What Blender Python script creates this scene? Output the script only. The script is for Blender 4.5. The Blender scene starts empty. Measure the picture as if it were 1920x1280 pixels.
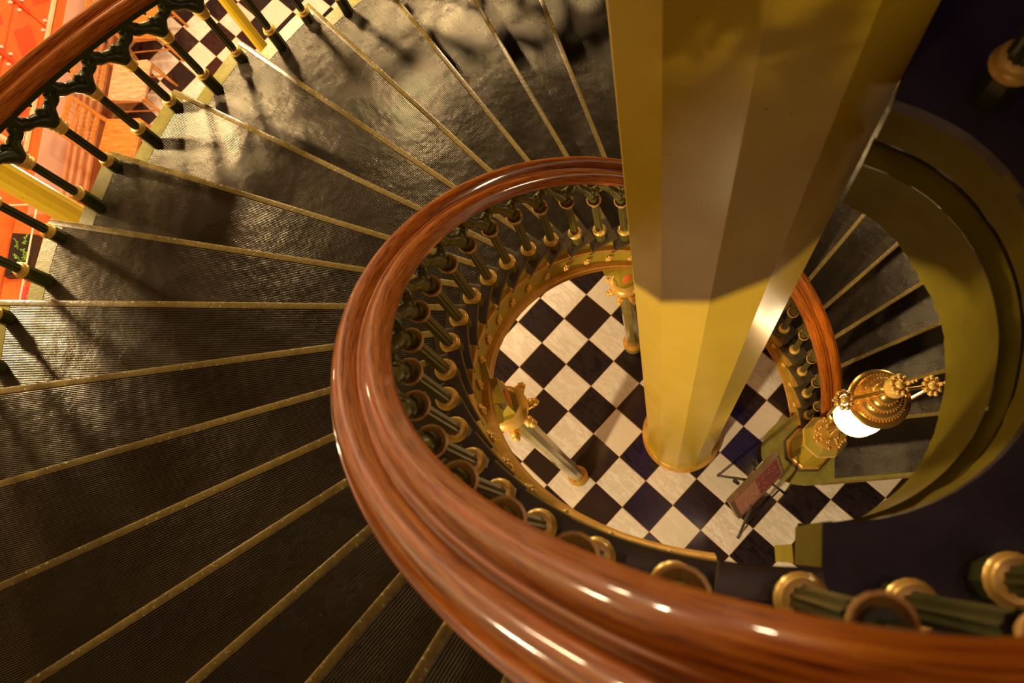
import bpy, math, random
from mathutils import Matrix, Vector
random.seed(7)
PI = math.pi
SC = bpy.context.scene
COL = SC.collection

# ------------------------------------------------------------------ camera, world, lights, exposure
R = ((0.98206385, -0.0843318, -0.16863789), (0.1239085, 0.96280637, 0.24010536), (0.14211711, -0.25669446, 0.95598676))
cam_d = bpy.data.cameras.new('camera')
cam = bpy.data.objects.new('camera', cam_d)
COL.objects.link(cam)
SC.camera = cam
cam_d.sensor_width = 36.0
cam_d.sensor_fit = 'HORIZONTAL'
cam_d.lens = 1573.44 / 1920 * 36
cam_d.clip_start = 0.02
cam.matrix_world = Matrix(((R[0][0], R[1][0], R[2][0], -0.2966), (R[0][1], R[1][1], R[2][1], -0.85415),
                           (R[0][2], R[1][2], R[2][2], 7.08621), (0, 0, 0, 1)))
cam_d.dof.use_dof = True
cam_d.dof.focus_distance = 4.2
cam_d.dof.aperture_fstop = 4.5

SC.view_settings.view_transform = 'Standard'
SC.view_settings.look = 'None'
SC.view_settings.gamma = 1.0
SC.view_settings.exposure = 0.0
SC.view_settings.use_curve_mapping = False

W = bpy.data.worlds.new('world')
SC.world = W
W.use_nodes = True
W.node_tree.nodes['Background'].inputs[0].default_value = (0.42, 0.24, 0.36, 1)
W.node_tree.nodes['Background'].inputs[1].default_value = 0.022

def lamp(name, loc, power, color, radius=0.12):
    d = bpy.data.lights.new(name, 'POINT')
    d.energy = power
    d.color = color
    d.shadow_soft_size = radius
    o = bpy.data.objects.new(name, d)
    o.location = loc
    COL.objects.link(o)
    return o

WARM = (1.0, 0.745, 0.43)
# hall chandeliers beyond the outer rail, plus an added wall light
lamp('hall_light', (-4.15, 1.75, 4.95), 270, WARM, 0.13)
lamp('hall_light', (-2.75, 3.55, 4.80), 310, WARM, 0.13)
lamp('hall_light', (-0.75, 4.35, 4.75), 300, WARM, 0.16)
lamp('hall_light', (-3.7, 4.9, 3.0), 190, WARM, 0.2)
lamp('hall_light', (-4.0, 2.2, 2.4), 70, WARM, 0.15)  # no fitting here, added to brighten the west wall
# ground floor hall lamp, then an added fill for the stair well
lamp('hall_light', (-3.35, -3.75, 4.35), 1180, WARM, 0.16)
lamp('stair_fill', (2.3, 1.9, 2.4), 60, WARM, 0.15)  # unseen fill, added to light the column from the right
# small bulbs of the fitting high above the well
for i in range(18):
    a = i * 2 * PI / 18
    lamp('ceiling_bulb', (0.2 + 1.5 * math.cos(a), -2.0 + 1.5 * math.sin(a), 9.0), 6, (1.0, 0.66, 0.36), 0.04)

# violet stained glass skylight over the hall
sk_d = bpy.data.lights.new('skylight', 'AREA')
sk_d.shape = 'DISK'; sk_d.size = 3.2; sk_d.energy = 9; sk_d.color = (0.36, 0.20, 1.0)
sk_o = bpy.data.objects.new('skylight', sk_d); sk_o.location = (0.8, 0.6, 12.0); COL.objects.link(sk_o)

# ------------------------------------------------------------------ measured constants
Z0, TH0, DTH, RISE = 2.3307, 1.64941, 0.15004, 0.18
RC, RO, OFF = 0.898, 3.090, -0.0264
DT = {-12: 0, -11: -4.7, -10: -7.9, -9: 3.4, -8: 1.3, -7: 5, -6: 6.2, 1: 5.6, 2: 2.8, 3: 2.3, 4: -.3, 5: -3.4, 6: -3.9, 7: .7,
      8: -2.5, 9: -4.9, 10: -5.0, 11: -3.2, 12: .2, 13: -.4, 14: .9, 15: .5, 16: .8, 17: 2.0, 18: .5, 19: 4.0}
ZL = Z0 + 19 * RISE            # landing level
def zk(k): return Z0 + k * RISE
def th(k): return TH0 + k * DTH
def helix_z(t): return Z0 + (t - TH0) / DTH * RISE
LC = (0.0, -0.49)              # centre of the landing's round opening
COLC = (0.003, 0.078)          # centre of the big column

# ------------------------------------------------------------------ mesh helpers
class MB:
    def __init__(s):
        s.v = []; s.f = []; s.uv = {}
    def add(s, vs, fs, uvs=None):
        b = len(s.v)
        s.v += [tuple(p) for p in vs]
        for i, f in enumerate(fs):
            s.f.append(tuple(x + b for x in f))
            if uvs: s.uv[len(s.f) - 1] = uvs[i]
        return s
    def box(s, c, size, rz=0.0, rx=0.0, ry=0.0):
        M = Matrix.Translation(c) @ Matrix.Rotation(rz, 4, 'Z') @ Matrix.Rotation(rx, 4, 'X') @ Matrix.Rotation(ry, 4, 'Y')
        a, b, d = size[0] / 2, size[1] / 2, size[2] / 2
        vs = [M @ Vector(p) for p in ((-a, -b, -d), (a, -b, -d), (a, b, -d), (-a, b, -d), (-a, -b, d), (a, -b, d), (a, b, d), (-a, b, d))]
        return s.add(vs, [(0, 3, 2, 1), (4, 5, 6, 7), (0, 1, 5, 4), (1, 2, 6, 5), (2, 3, 7, 6), (3, 0, 4, 7)])
    def prism(s, poly, z0, z1):
        n = len(poly)
        zz0 = z0 if callable(z0) else (lambda p: z0)
        zz1 = z1 if callable(z1) else (lambda p: z1)
        vs = [(p[0], p[1], zz0(p)) for p in poly] + [(p[0], p[1], zz1(p)) for p in poly]
        fs = [tuple(range(n))[::-1], tuple(range(n, 2 * n))] + [(i, (i + 1) % n, n + (i + 1) % n, n + i) for i in range(n)]
        return s.add(vs, fs)
    def lathe(s, prof, n=16, c=(0, 0, 0), flute=0.0, phase=0.0, M=None):
        vs = []; fs = []
        for (r, z) in prof:
            for i in range(n):
                rr = r * (1 - flute * (i % 2))
                a = phase + 2 * PI * i / n
                p = Vector((rr * math.cos(a), rr * math.sin(a), z))
                if M is not None: p = M @ p
                vs.append((p[0] + c[0], p[1] + c[1], p[2] + c[2]))
        m = len(prof)
        for j in range(m - 1):
            for i in range(n):
                k = (i + 1) % n
                fs.append((j * n + i, j * n + k, (j + 1) * n + k, (j + 1) * n + i))
        if prof[0][0] > 1e-5: fs.append(tuple(range(n))[::-1])
        if prof[-1][0] > 1e-5: fs.append(tuple(range((m - 1) * n, m * n)))
        return s.add(vs, fs)
    def tube(s, pts, rad, n=6, flat=1.0, cap=True):
        pts = [Vector(p) for p in pts]
        m = len(pts)
        if not isinstance(rad, (list, tuple)): rad = [rad] * m
        up = Vector((0, 0, 1)); vs = []; fs = []
        for j, p in enumerate(pts):
            t = (pts[min(j + 1, m - 1)] - pts[max(j - 1, 0)]).normalized()
            u = up if abs(t.z) < 0.95 else Vector((1, 0, 0))
            a = t.cross(u).normalized(); b = a.cross(t).normalized()
            for i in range(n):
                w = 2 * PI * i / n + PI / n
                vs.append(p + a * (math.cos(w) * rad[j] * flat) + b * (math.sin(w) * rad[j]))
        for j in range(m - 1):
            for i in range(n):
                k = (i + 1) % n
                fs.append((j * n + i, j * n + k, (j + 1) * n + k, (j + 1) * n + i))
        if cap: fs += [tuple(range(n))[::-1], tuple(range((m - 1) * n, m * n))]
        return s.add(vs, fs)
    def sweep(s, frames, prof, closed=True, cap=True):
        """frames: (origin, side vector, up vector); prof: (side, up) points"""
        m, n = len(frames), len(prof)
        vs = []; fs = []; uv = []
        L = 0; Ls = []
        for j, (o, a, b) in enumerate(frames):
            if j: L += (Vector(o) - Vector(frames[j - 1][0])).length
            Ls.append(L)
            for (x, y) in prof: vs.append(Vector(o) + Vector(a) * x + Vector(b) * y)
        e = n if closed else n - 1
        for j in range(m - 1):
            for i in range(e):
                k = (i + 1) % n
                fs.append((j * n + i, j * n + k, (j + 1) * n + k, (j + 1) * n + i))
                v0, v1 = i / n, (i + 1) / n
                uv.append(((Ls[j], v0), (Ls[j], v1), (Ls[j + 1], v1), (Ls[j + 1], v0)))
        if cap and closed:
            fs += [tuple(range(n))[::-1], tuple(range((m - 1) * n, m * n))]
            uv += [((0, 0),) * n, ((0, 0),) * n]
        return s.add(vs, fs, uv)
    def sphere(s, c, r, n=10, m=6):
        sx = r if isinstance(r, (tuple, list)) else (r, r, r)
        prof = [(math.sin(PI * j / m), -math.cos(PI * j / m)) for j in range(m + 1)]
        prof[0] = (0.001, -1); prof[-1] = (0.001, 1)
        return s.lathe(prof, n, c, M=Matrix.Diagonal((sx[0], sx[1], sx[2], 1)).to_3x3())
    def mesh(s, name, mat, smooth=False, angle=None):
        me = bpy.data.meshes.new(name)
        me.from_pydata(s.v, [], s.f)
        if s.uv:
            ul = me.uv_layers.new(name='UVMap')
            for p in me.polygons:
                u = s.uv.get(p.index)
                if u:
                    for li, c in zip(p.loop_indices, u): ul.data[li].uv = c
        me.materials.append(mat)
        if smooth:
            for p in me.polygons: p.use_smooth = True
            me.set_sharp_from_angle(angle=math.radians(angle if angle else 42))
        me.update()
        return me
    def build(s, name, mat, parent=None, smooth=False, angle=None, fix=False):
        me = s.mesh(name, mat, smooth, angle)
        if fix: fixn(me)
        return link(name, me, parent)

import bmesh
def fixn(me):
    bm = bmesh.new(); bm.from_mesh(me)
    bmesh.ops.recalc_face_normals(bm, faces=bm.faces)
    bm.to_mesh(me); bm.free()

def link(name, me, parent=None, loc=None, rz=None):
    o = bpy.data.objects.new(name, me)
    COL.objects.link(o)
    if parent is not None: o.parent = parent
    if loc is not None: o.location = loc
    if rz is not None: o.rotation_euler = (0, 0, rz)
    return o

def thing(name, label, cat, loc=(0, 0, 0), rz=0.0, group=None):
    o = bpy.data.objects.new(name, None)
    COL.objects.link(o)
    o.location = loc; o.rotation_euler = (0, 0, rz)
    o['label'] = label; o['category'] = cat
    if group: o['group'] = group
    return o
def tag(o, label, cat, group=None):
    o['label'] = label; o['category'] = cat
    if group: o['group'] = group
    return o
def copy_tree(o, parent=None):
    c = o.copy(); COL.objects.link(c)
    c.parent = parent
    for ch in list(o.children): copy_tree(ch, c)
    return c

# ------------------------------------------------------------------ materials
def nt(name):
    m = bpy.data.materials.new(name); m.use_nodes = True
    t = m.node_tree
    return m, t, t.nodes['Principled BSDF']
def mixc(t, fac, a, b, blend='MIX'):
    n = t.nodes.new('ShaderNodeMix'); n.data_type = 'RGBA'; n.blend_type = blend
    for k, v in ((0, fac), (6, a), (7, b)):
        if hasattr(v, 'links') or isinstance(v, bpy.types.NodeSocket): t.links.new(v, n.inputs[k])
        elif k: n.inputs[k].default_value = (*v, 1)
        else: n.inputs[k].default_value = v
    return n.outputs[2]
def noise(t, scale, detail=3, rough=0.55, vec=None, dist=0.0):
    n = t.nodes.new('ShaderNodeTexNoise')
    n.inputs['Scale'].default_value = scale; n.inputs['Detail'].default_value = detail
    n.inputs['Roughness'].default_value = rough; n.inputs['Distortion'].default_value = dist
    if vec is not None: t.links.new(vec, n.inputs['Vector'])
    return n.outputs[0]
def ramp(t, fac, stops):
    n = t.nodes.new('ShaderNodeValToRGB')
    cr = n.color_ramp
    while len(cr.elements) < len(stops): cr.elements.new(0.5)
    for e, (p, c) in zip(cr.elements, stops):
        e.position = p; e.color = (*c, 1) if isinstance(c, tuple) else (c, c, c, 1)
    t.links.new(fac, n.inputs[0])
    return n.outputs[0]
def bump(t, bs, h, strength=0.3, dist=0.01, prev=None):
    n = t.nodes.new('ShaderNodeBump')
    n.inputs['Strength'].default_value = strength; n.inputs['Distance'].default_value = dist
    t.links.new(h, n.inputs['Height'])
    if prev is not None: t.links.new(prev, n.inputs['Normal'])
    t.links.new(n.outputs[0], bs.inputs['Normal'])
    return n.outputs[0]
def coords(t, kind='Object'):
    return t.nodes.new('ShaderNodeTexCoord').outputs[kind]
def mapping(t, vec, scale=(1, 1, 1), rot=(0, 0, 0)):
    n = t.nodes.new('ShaderNodeMapping')
    n.inputs['Scale'].default_value = scale; n.inputs['Rotation'].default_value = rot
    t.links.new(vec, n.inputs['Vector'])
    return n.outputs[0]

def paint(name, c, c2=None, rough=0.4, metal=0.0, ns=9.0, bump_s=0.12, bump_scale=60, coat=0.0, spots=None, spec=0.5):
    m, t, b = nt(name)
    v = coords(t)
    c2 = c2 or tuple(x * 0.72 for x in c)
    col = mixc(t, ramp(t, noise(t, ns, 4, 0.6, v), [(0.36, 0.0), (0.66, 1.0)]), c, c2)
    if spots:
        col = mixc(t, ramp(t, noise(t, spots[1], 2, 0.5, v), [(spots[2], 0.0), (spots[2] + 0.03, 1.0)]), col, spots[0])
    t.links.new(col, b.inputs['Base Color'])
    b.inputs['Metallic'].default_value = metal
    b.inputs['Specular IOR Level'].default_value = spec
    r = t.nodes.new('ShaderNodeMapRange')
    r.inputs[3].default_value = max(0.05, rough - 0.08); r.inputs[4].default_value = min(1, rough + 0.10)
    t.links.new(noise(t, ns * 2.3, 3, 0.6, v), r.inputs[0]); t.links.new(r.outputs[0], b.inputs['Roughness'])
    b.inputs['Coat Weight'].default_value = coat
    b.inputs['Coat Roughness'].default_value = 0.12
    if bump_s: bump(t, b, noise(t, bump_scale, 3, 0.6, v), bump_s, 0.004)
    return m

OLIVE = paint('olive_paint', (0.46, 0.345, 0.030), (0.40, 0.29, 0.022), 0.38, ns=4, bump_s=0.10, bump_scale=45)
COLPAINT = paint('column_paint', (0.58, 0.40, 0.018), (0.53, 0.355, 0.014), 0.34, ns=3.0, bump_s=0.08, bump_scale=38, coat=0.10, spec=0.35,
                 spots=((0.16, 0.11, 0.02), 70, 0.73))
IRONPAINT = paint('iron_paint', (0.36, 0.30, 0.055), (0.27, 0.225, 0.04), 0.36, ns=16, bump_s=0.30, bump_scale=55, coat=0.0)
NOSE = paint('nosing_paint', (0.33, 0.225, 0.055), (0.22, 0.15, 0.036), 0.26, ns=22, bump_s=0.25, bump_scale=70, coat=0.15,
             spots=((0.70, 0.58, 0.26), 75, 0.66))
DARKPLATE = paint('dark_plate', (0.105, 0.074, 0.030), (0.075, 0.050, 0.020), 0.36, ns=12, bump_s=0.2, bump_scale=50)
BALDARK = paint('baluster_iron', (0.055, 0.058, 0.014), (0.035, 0.036, 0.010), 0.34, ns=18, bump_s=0.06, bump_scale=40, spec=0.3)
BALOLIVE = paint('baluster_olive', (0.125, 0.105, 0.022), (0.09, 0.075, 0.016), 0.38, ns=18, bump_s=0.06, bump_scale=40, spec=0.22)
FASCIA = paint('fascia_paint', spec=0.12, c=(0.20, 0.155, 0.008), c2=(0.16, 0.12, 0.006), rough=0.62, ns=5, bump_s=0.25, bump_scale=9,
               spots=((0.03, 0.02, 0.01), 45, 0.76))
LANDM = paint('landing_paint', (0.030, 0.014, 0.030), (0.022, 0.010, 0.024), 0.55, ns=7, bump_s=0.15, bump_scale=50,
              spots=((0.10, 0.06, 0.05), 90, 0.78))
GOLD = paint('gilding', (0.95, 0.62, 0.15), (0.86, 0.50, 0.10), 0.32, metal=0.25, ns=30, bump_s=0.06, bump_scale=60)
GOLDPAINT = paint('gold_paint', (0.78, 0.43, 0.075), (0.62, 0.30, 0.035), 0.34, metal=0.25, ns=16, bump_s=0.15, bump_scale=60,
                  spots=((0.30, 0.12, 0.03), 40, 0.72))
GOLDWORN = paint('worn_gilding', (0.92, 0.58, 0.14), (0.50, 0.22, 0.07), 0.36, metal=0.2, ns=26, bump_s=0.2, bump_scale=60)
BRASS = paint('polished_brass', (1.0, 0.60, 0.13), (0.95, 0.50, 0.09), 0.20, metal=0.85, ns=8, bump_s=0.05, bump_scale=40)
PINK = paint('pink_plaster', (0.80, 0.46, 0.34), (0.78, 0.43, 0.32), 0.7, ns=4, bump_s=0.05)
UPLAST = paint('unseen_plaster', (0.34, 0.29, 0.20), None, 0.8, ns=3, bump_s=0.03)
ORANGE = paint('orange_paint', (0.80, 0.20, 0.035), (0.76, 0.17, 0.030), 0.6, ns=3, bump_s=0.05)
MOULD = paint('moulding_paint', (0.78, 0.34, 0.16), (0.70, 0.27, 0.10), 0.5, ns=6, bump_s=0.05)
BROWNB = paint('baseboard_paint', (0.50, 0.15, 0.04), (0.42, 0.12, 0.03), 0.5, ns=6)
CREAMT = paint('cream_trim', (0.85, 0.66, 0.40), (0.80, 0.55, 0.28), 0.4, ns=6)
RED = paint('red_panel', (0.90, 0.15, 0.030), (0.86, 0.12, 0.026), 0.35, ns=3, bump_s=0.03)
RED2 = paint('deep_red_panel', (0.78, 0.080, 0.022), (0.74, 0.072, 0.020), 0.35, ns=3, bump_s=0.03)
STEEL = paint('steel_stud', (0.90, 0.74, 0.60), None, 0.3, metal=0.2, bump_s=0)
BLACKM = paint('black_metal', (0.020, 0.014, 0.010), None, 0.35, bump_s=0.03)
FRAMEM = paint('frame_bronze', (0.20, 0.12, 0.055), (0.16, 0.09, 0.04), 0.4, ns=20)
LEAF = paint('leaf_green', (0.12, 0.36, 0.02), (0.30, 0.42, 0.03), 0.45, ns=30, bump_s=0)
POTM = paint('dark_pot', (0.030, 0.015, 0.012), None, 0.4)
PETAL = paint('red_petal', (0.75, 0.03, 0.05), (0.85, 0.10, 0.10), 0.5, ns=15, bump_s=0)
SALMON = paint('salmon_print', (0.72, 0.26, 0.16), (0.78, 0.34, 0.20), 0.4, ns=25, bump_s=0)
CRIMSON = paint('crimson_print', (0.48, 0.035, 0.030), (0.30, 0.020, 0.030), 0.4, ns=14, bump_s=0)
PALEINK = paint('pale_print', (0.85, 0.58, 0.45), None, 0.4, bump_s=0)
GROUT = paint('grout', (0.42, 0.25, 0.09), (0.34, 0.19, 0.07), 0.7, ns=14)
def wood(name, c1, c2, c3, rough, scale, coat=1.0, uv=False):
    m, t, b = nt(name)
    v = mapping(t, coords(t, 'UV' if uv else 'Object'), scale)
    n1 = noise(t, 3.0, 5, 0.65, v, 0.4)
    t.links.new(ramp(t, n1, [(0.36, c1), (0.5, c2), (0.66, c3)]), b.inputs['Base Color'])
    b.inputs['Roughness'].default_value = rough; b.inputs['Specular IOR Level'].default_value = 0.12
    b.inputs['Coat Weight'].default_value = coat; b.inputs['Coat Roughness'].default_value = 0.06
    bump(t, b, noise(t, 5.0, 4, 0.6, v), 0.10, 0.003)
    return m
MAHOG = wood('mahogany', (0.11, 0.020, 0.0015), (0.37, 0.088, 0.005), (0.50, 0.17, 0.012), 0.36, (2.2, 26, 1), 0.45, uv=True)
CHAIRW = wood('chair_wood', (0.52, 0.17, 0.03), (0.66, 0.24, 0.045), (0.72, 0.30, 0.07), 0.30, (3, 14, 3), 0.6)
CHAIRP = wood('pale_chair_wood', (0.60, 0.30, 0.14), (0.74, 0.44, 0.24), (0.78, 0.50, 0.30), 0.25, (3, 14, 3), 0.6)

def marble(name, base, vein, veinw, rough, tint):
    m, t, b = nt(name)
    oi = t.nodes.new('ShaderNodeObjectInfo')
    v = coords(t)
    sh = t.nodes.new('ShaderNodeVectorMath'); sh.operation = 'SCALE'; sh.inputs[0].default_value = (9, 17, 5)
    t.links.new(oi.outputs['Random'], sh.inputs['Scale'])
    ad = t.nodes.new('ShaderNodeVectorMath'); ad.operation = 'ADD'
    t.links.new(v, ad.inputs[0]); t.links.new(sh.outputs[0], ad.inputs[1])
    vm = mapping(t, ad.outputs[0], (1, 3.6, 1), (0, 0, 0.9))
    n = noise(t, 5, 6, 0.7, vm, 0.7)
    col = mixc(t, ramp(t, n, [(0.44, 0.0), (0.53, veinw), (0.66, 0.0)]), base, vein)
    n2 = noise(t, 26, 4, 0.7, ad.outputs[0])
    col = mixc(t, ramp(t, n2, [(0.55, 0.0), (0.78, 0.5)]), col, vein)
    col = mixc(t, ramp(t, oi.outputs['Random'], [(0.0, 0.0), (0.6, 0.15), (1.0, 0.95)]), col, tint)
    t.links.new(col, b.inputs['Base Color'])
    b.inputs['Roughness'].default_value = rough
    bump(t, b, noise(t, 12, 2, 0.5, ad.outputs[0]), 0.02, 0.004)
    return m
TILEW = marble('white_marble', (0.93, 0.86, 0.73), (0.50, 0.28, 0.12), 0.35, 0.22, (0.86, 0.74, 0.56))
TILEB = marble('black_marble', (0.014, 0.010, 0.012), (0.05, 0.03, 0.03), 0.5, 0.12, (0.035, 0.020, 0.016))

def rubber():
    m, t, b = nt('ribbed_rubber')
    v = coords(t)
    wv = t.nodes.new('ShaderNodeTexWave'); wv.wave_type = 'BANDS'; wv.bands_direction = 'Y'
    wv.inputs['Scale'].default_value = 41.0
    t.links.new(v, wv.inputs['Vector'])
    blot = noise(t, 3.2, 3, 0.6, v)
    col = mixc(t, ramp(t, blot, [(0.35, 0.0), (0.7, 1.0)]), (0.042, 0.027, 0.014), (0.068, 0.045, 0.024))
    col = mixc(t, wv.outputs[1], (0.016, 0.011, 0.008), col)
    t.links.new(col, b.inputs['Base Color'])
    rr = t.nodes.new('ShaderNodeMapRange'); rr.inputs[3].default_value = 0.18; rr.inputs[4].default_value = 0.36
    t.links.new(noise(t, 5, 3, 0.6, v), rr.inputs[0]); t.links.new(rr.outputs[0], b.inputs['Roughness'])
    p = bump(t, b, noise(t, 7, 2, 0.5, v), 0.30, 0.02)
    p = bump(t, b, noise(t, 42, 3, 0.6, v), 0.14, 0.008, p)
    bump(t, b, wv.outputs[1], 0.55, 0.0019, p)
    b.inputs['Specular IOR Level'].default_value = 0.7
    b.inputs['Specular Tint'].default_value = (1, 0.86, 0.6, 1)
    return m
RUBBER = rubber()
def emit(name, c, s):
    m, t, b = nt(name)
    b.inputs['Base Color'].default_value = (*c, 1)
    b.inputs['Emission Color'].default_value = (*c, 1); b.inputs['Emission Strength'].default_value = s
    b.inputs['Roughness'].default_value = 0.2
    return m
GLOBE = emit('lit_opal_glass', (1.0, 0.78, 0.46), 30.0)
def glass():
    m, t, b = nt('clear_acrylic')
    b.inputs['Base Color'].default_value = (1, 0.97, 0.93, 1)
    b.inputs['Roughness'].default_value = 0.02
    b.inputs['Transmission Weight'].default_value = 1.0
    b.inputs['IOR'].default_value = 1.3
    return m
ACRYL = glass()
ACRE = paint('frosted_acrylic_edge', (0.92, 0.74, 0.58), None, 0.2, bump_s=0)

# ------------------------------------------------------------------ floor (chequered marble, laid diagonally)
TS, TA = 0.29063, -0.84432
TX, TY = -0.65179, 1.38929
U = Vector((math.cos(TA), math.sin(TA))) * TS
V = Vector((U.y, -U.x))
def checker_mat():
    m, t, b = nt('far_marble_chequer')
    v = coords(t)
    ob = t.nodes.new('ShaderNodeMapping'); ob.vector_type = 'POINT'
    # rotate world xy so that x runs along U, scaled to one unit per tile
    ob.inputs['Rotation'].default_value = (0, 0, -TA)
    ob.inputs['Scale'].default_value = (1, 1, 1)
    sub = t.nodes.new('ShaderNodeVectorMath'); sub.operation = 'SUBTRACT'; sub.inputs[1].default_value = (TX, TY, 0)
    t.links.new(v, sub.inputs[0]); t.links.new(sub.outputs[0], ob.inputs['Vector'])
    fl = t.nodes.new('ShaderNodeVectorMath'); fl.operation = 'MULTIPLY'; fl.inputs[1].default_value = (1 / TS, 1 / TS, 0)
    t.links.new(ob.outputs[0], fl.inputs[0])
    off = t.nodes.new('ShaderNodeVectorMath'); off.operation = 'ADD'; off.inputs[1].default_value = (0, 0, 0.5)
    t.links.new(fl.outputs[0], off.inputs[0])
    ck = t.nodes.new('ShaderNodeTexChecker'); ck.inputs['Scale'].default_value = 1.0
    ck.inputs[1].default_value = (0.80, 0.66, 0.50, 1); ck.inputs[2].default_value = (0.016, 0.011, 0.012, 1)
    t.links.new(off.outputs[0], ck.inputs['Vector'])
    t.links.new(ck.outputs[0], b.inputs['Base Color'])
    b.inputs['Roughness'].default_value = 0.2
    return m
floor = MB().prism([(-6.2, -5.5), (4.6, -5.5), (4.6, 9), (-6.2, 9)], -0.12, -0.006).build('floor', checker_mat())
floor['kind'] = 'structure'
MB().prism([(-5.6, -1.9), (3.1, -1.9), (3.1, 7.2), (-5.35, 7.2)], -0.02, -0.003).build('grout_bed', GROUT, floor)
def tile_mesh(mat, nm):
    h, c = TS / 2 - 0.0022, 0.002
    v = [(-h, -h, -0.018), (h, -h, -0.018), (h, h, -0.018), (-h, h, -0.018), (-h, -h, -c), (h, -h, -c), (h, h, -c), (-h, h, -c)]
    g = h - c
    v += [(-g, -g, 0), (g, -g, 0), (g, g, 0), (-g, g, 0)]
    f = [(0, 1, 5, 4), (1, 2, 6, 5), (2, 3, 7, 6), (3, 0, 4, 7), (4, 5, 9, 8), (5, 6, 10, 9), (6, 7, 11, 10), (7, 4, 8, 11), (8, 9, 10, 11)]
    return MB().add(v, f).mesh(nm, mat)
tw, tb = tile_mesh(TILEW, 'white_tile'), tile_mesh(TILEB, 'black_tile')
def tile_wanted(p):
    r = math.hypot(p.x, p.y)
    if r < 1.42: return True
    if r < 2.15 and (p.x < -0.75 or p.y > 0.9) and p.y > -0.9 and p.x < 0.6: return True
    if p.x > 0.4 and p.y < -0.2 and p.x < 2.3 and p.y > -1.25: return True
    if p.x > -5.3 and r > 4.1 and p.y > 3.2 and p.y < 6.3 and p.x < -2.5 and p.x > -5.15: return True
    return False
nt_ = 0
for i in range(-26, 16):
    for j in range(-12, 24):
        p = Vector((TX, TY)) + U * (i + 0.5) + V * (j + 0.5)
        if tile_wanted(p) and nt_ < 300:
            nt_ += 1
            o = link('tile', tb if (i + j) % 2 == 0 else tw, floor, (p.x, p.y, 0), TA)

# ------------------------------------------------------------------ west wall of the hall
wall = MB().prism([(-4.2, 0.0), (4.6, 0.0), (4.6, 0.25), (-4.2, 0.25)], 0, 8.5).build('wall_west', ORANGE)
wall.location = (-5.45, 3.39, 0); wall.rotation_euler = (0, 0, math.atan2(0.992, 0.124))
wall['kind'] = 'structure'
def wall_strip(name, z0, z1, d, mat, x0=-4.2, x1=4.6, prof=None):
    m = MB()
    if prof is None: m.box(((x0 + x1) / 2, -d / 2, (z0 + z1) / 2), (x1 - x0, d, z1 - z0))
    else:
        fr = [((x0, 0, z0), (0, -1, 0), (0, 0, 1)), ((x1, 0, z0), (0, -1, 0), (0, 0, 1))]
        m.sweep(fr, prof)
    return m.build(name, mat, wall, fix=True)
wall_strip('baseboard', 0, 0.17, 0.035, BROWNB)
wall_strip('base_moulding', 0.17, 0.50, 0, MOULD,
           prof=[(0, 0), (0.045, 0), (0.045, 0.035), (0.022, 0.045), (0.022, 0.10), (0.048, 0.115), (0.048, 0.145), (0.020, 0.16), (0.020, 0.20),
                 (0.038, 0.215), (0.038, 0.24), (0.016, 0.255), (0.016, 0.29), (0.032, 0.30), (0.032, 0.325), (0, 0.335)])
wall_strip('plaster_band', 0.505, 0.83, 0.006, PINK)
wall_strip('unseen_plaster', 2.55, 8.48, 0.006, UPLAST)  # out of view, dull cream added so the wall bounces less red
wall_strip('picture_moulding', 2.50, 2.55, 0.03, CREAMT)

# red panelled exhibit board on the wall
ex = thing('exhibit_panel', 'glossy red wall display of bolted diamond-patterned plates with a pale frame', 'wall panel', (-5.45, 3.39, 0), math.atan2(0.992, 0.124))
MB().box((1.16, -0.03, 1.035), (2.9, 0.05, 0.035)).build('lower_frame', CREAMT, ex)
MB().box((-0.30, -0.03, 1.75), (0.035, 0.05, 1.43)).build('side_frame', CREAMT, ex)
MB().box((1.16, -0.015, 1.76), (2.86, 0.02, 1.40)).build('backing_board', RED2, ex)
xs = [-0.27, 0.40, 0.94, 1.48, 2.02, 2.56]
stud = MB().lathe([(0.014, 0), (0.014, 0.02), (0.009, 0.028)], 8, M=Matrix.Rotation(PI / 2, 3, 'X')).mesh('stud', STEEL, True)
for i in range(5):
    for (za, zb) in ((1.06, 1.44), (1.47, 1.90)):
        cx, cz = (xs[i] + xs[i + 1]) / 2, (za + zb) / 2
        pl = MB().box((cx, -0.032, cz), (xs[i + 1] - xs[i] - 0.014, 0.010, zb - za)).build('plate', RED, ex)
        q = 0.17
        MB().prism([(cx - q, cz), (cx, cz - q * 0.95), (cx + q, cz), (cx, cz + q * 0.95)], -0.003, 0.003).build('diamond', RED2, pl)
        d = pl.children[0]; d.rotation_euler = (PI / 2, 0, 0); d.location = (0, -0.0385, 0)
        for sx in (xs[i] + 0.05, xs[i + 1] - 0.05):
            for sz in (za + 0.04, zb - 0.04): link('stud', stud, pl, (sx, -0.037, sz))
for x in xs[1:-1]:
    MB().tube([(x, -0.055, 1.30), (x, -0.055, 1.88)], 0.016, 8).build('vertical_bar', RED2, ex, True)

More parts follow.
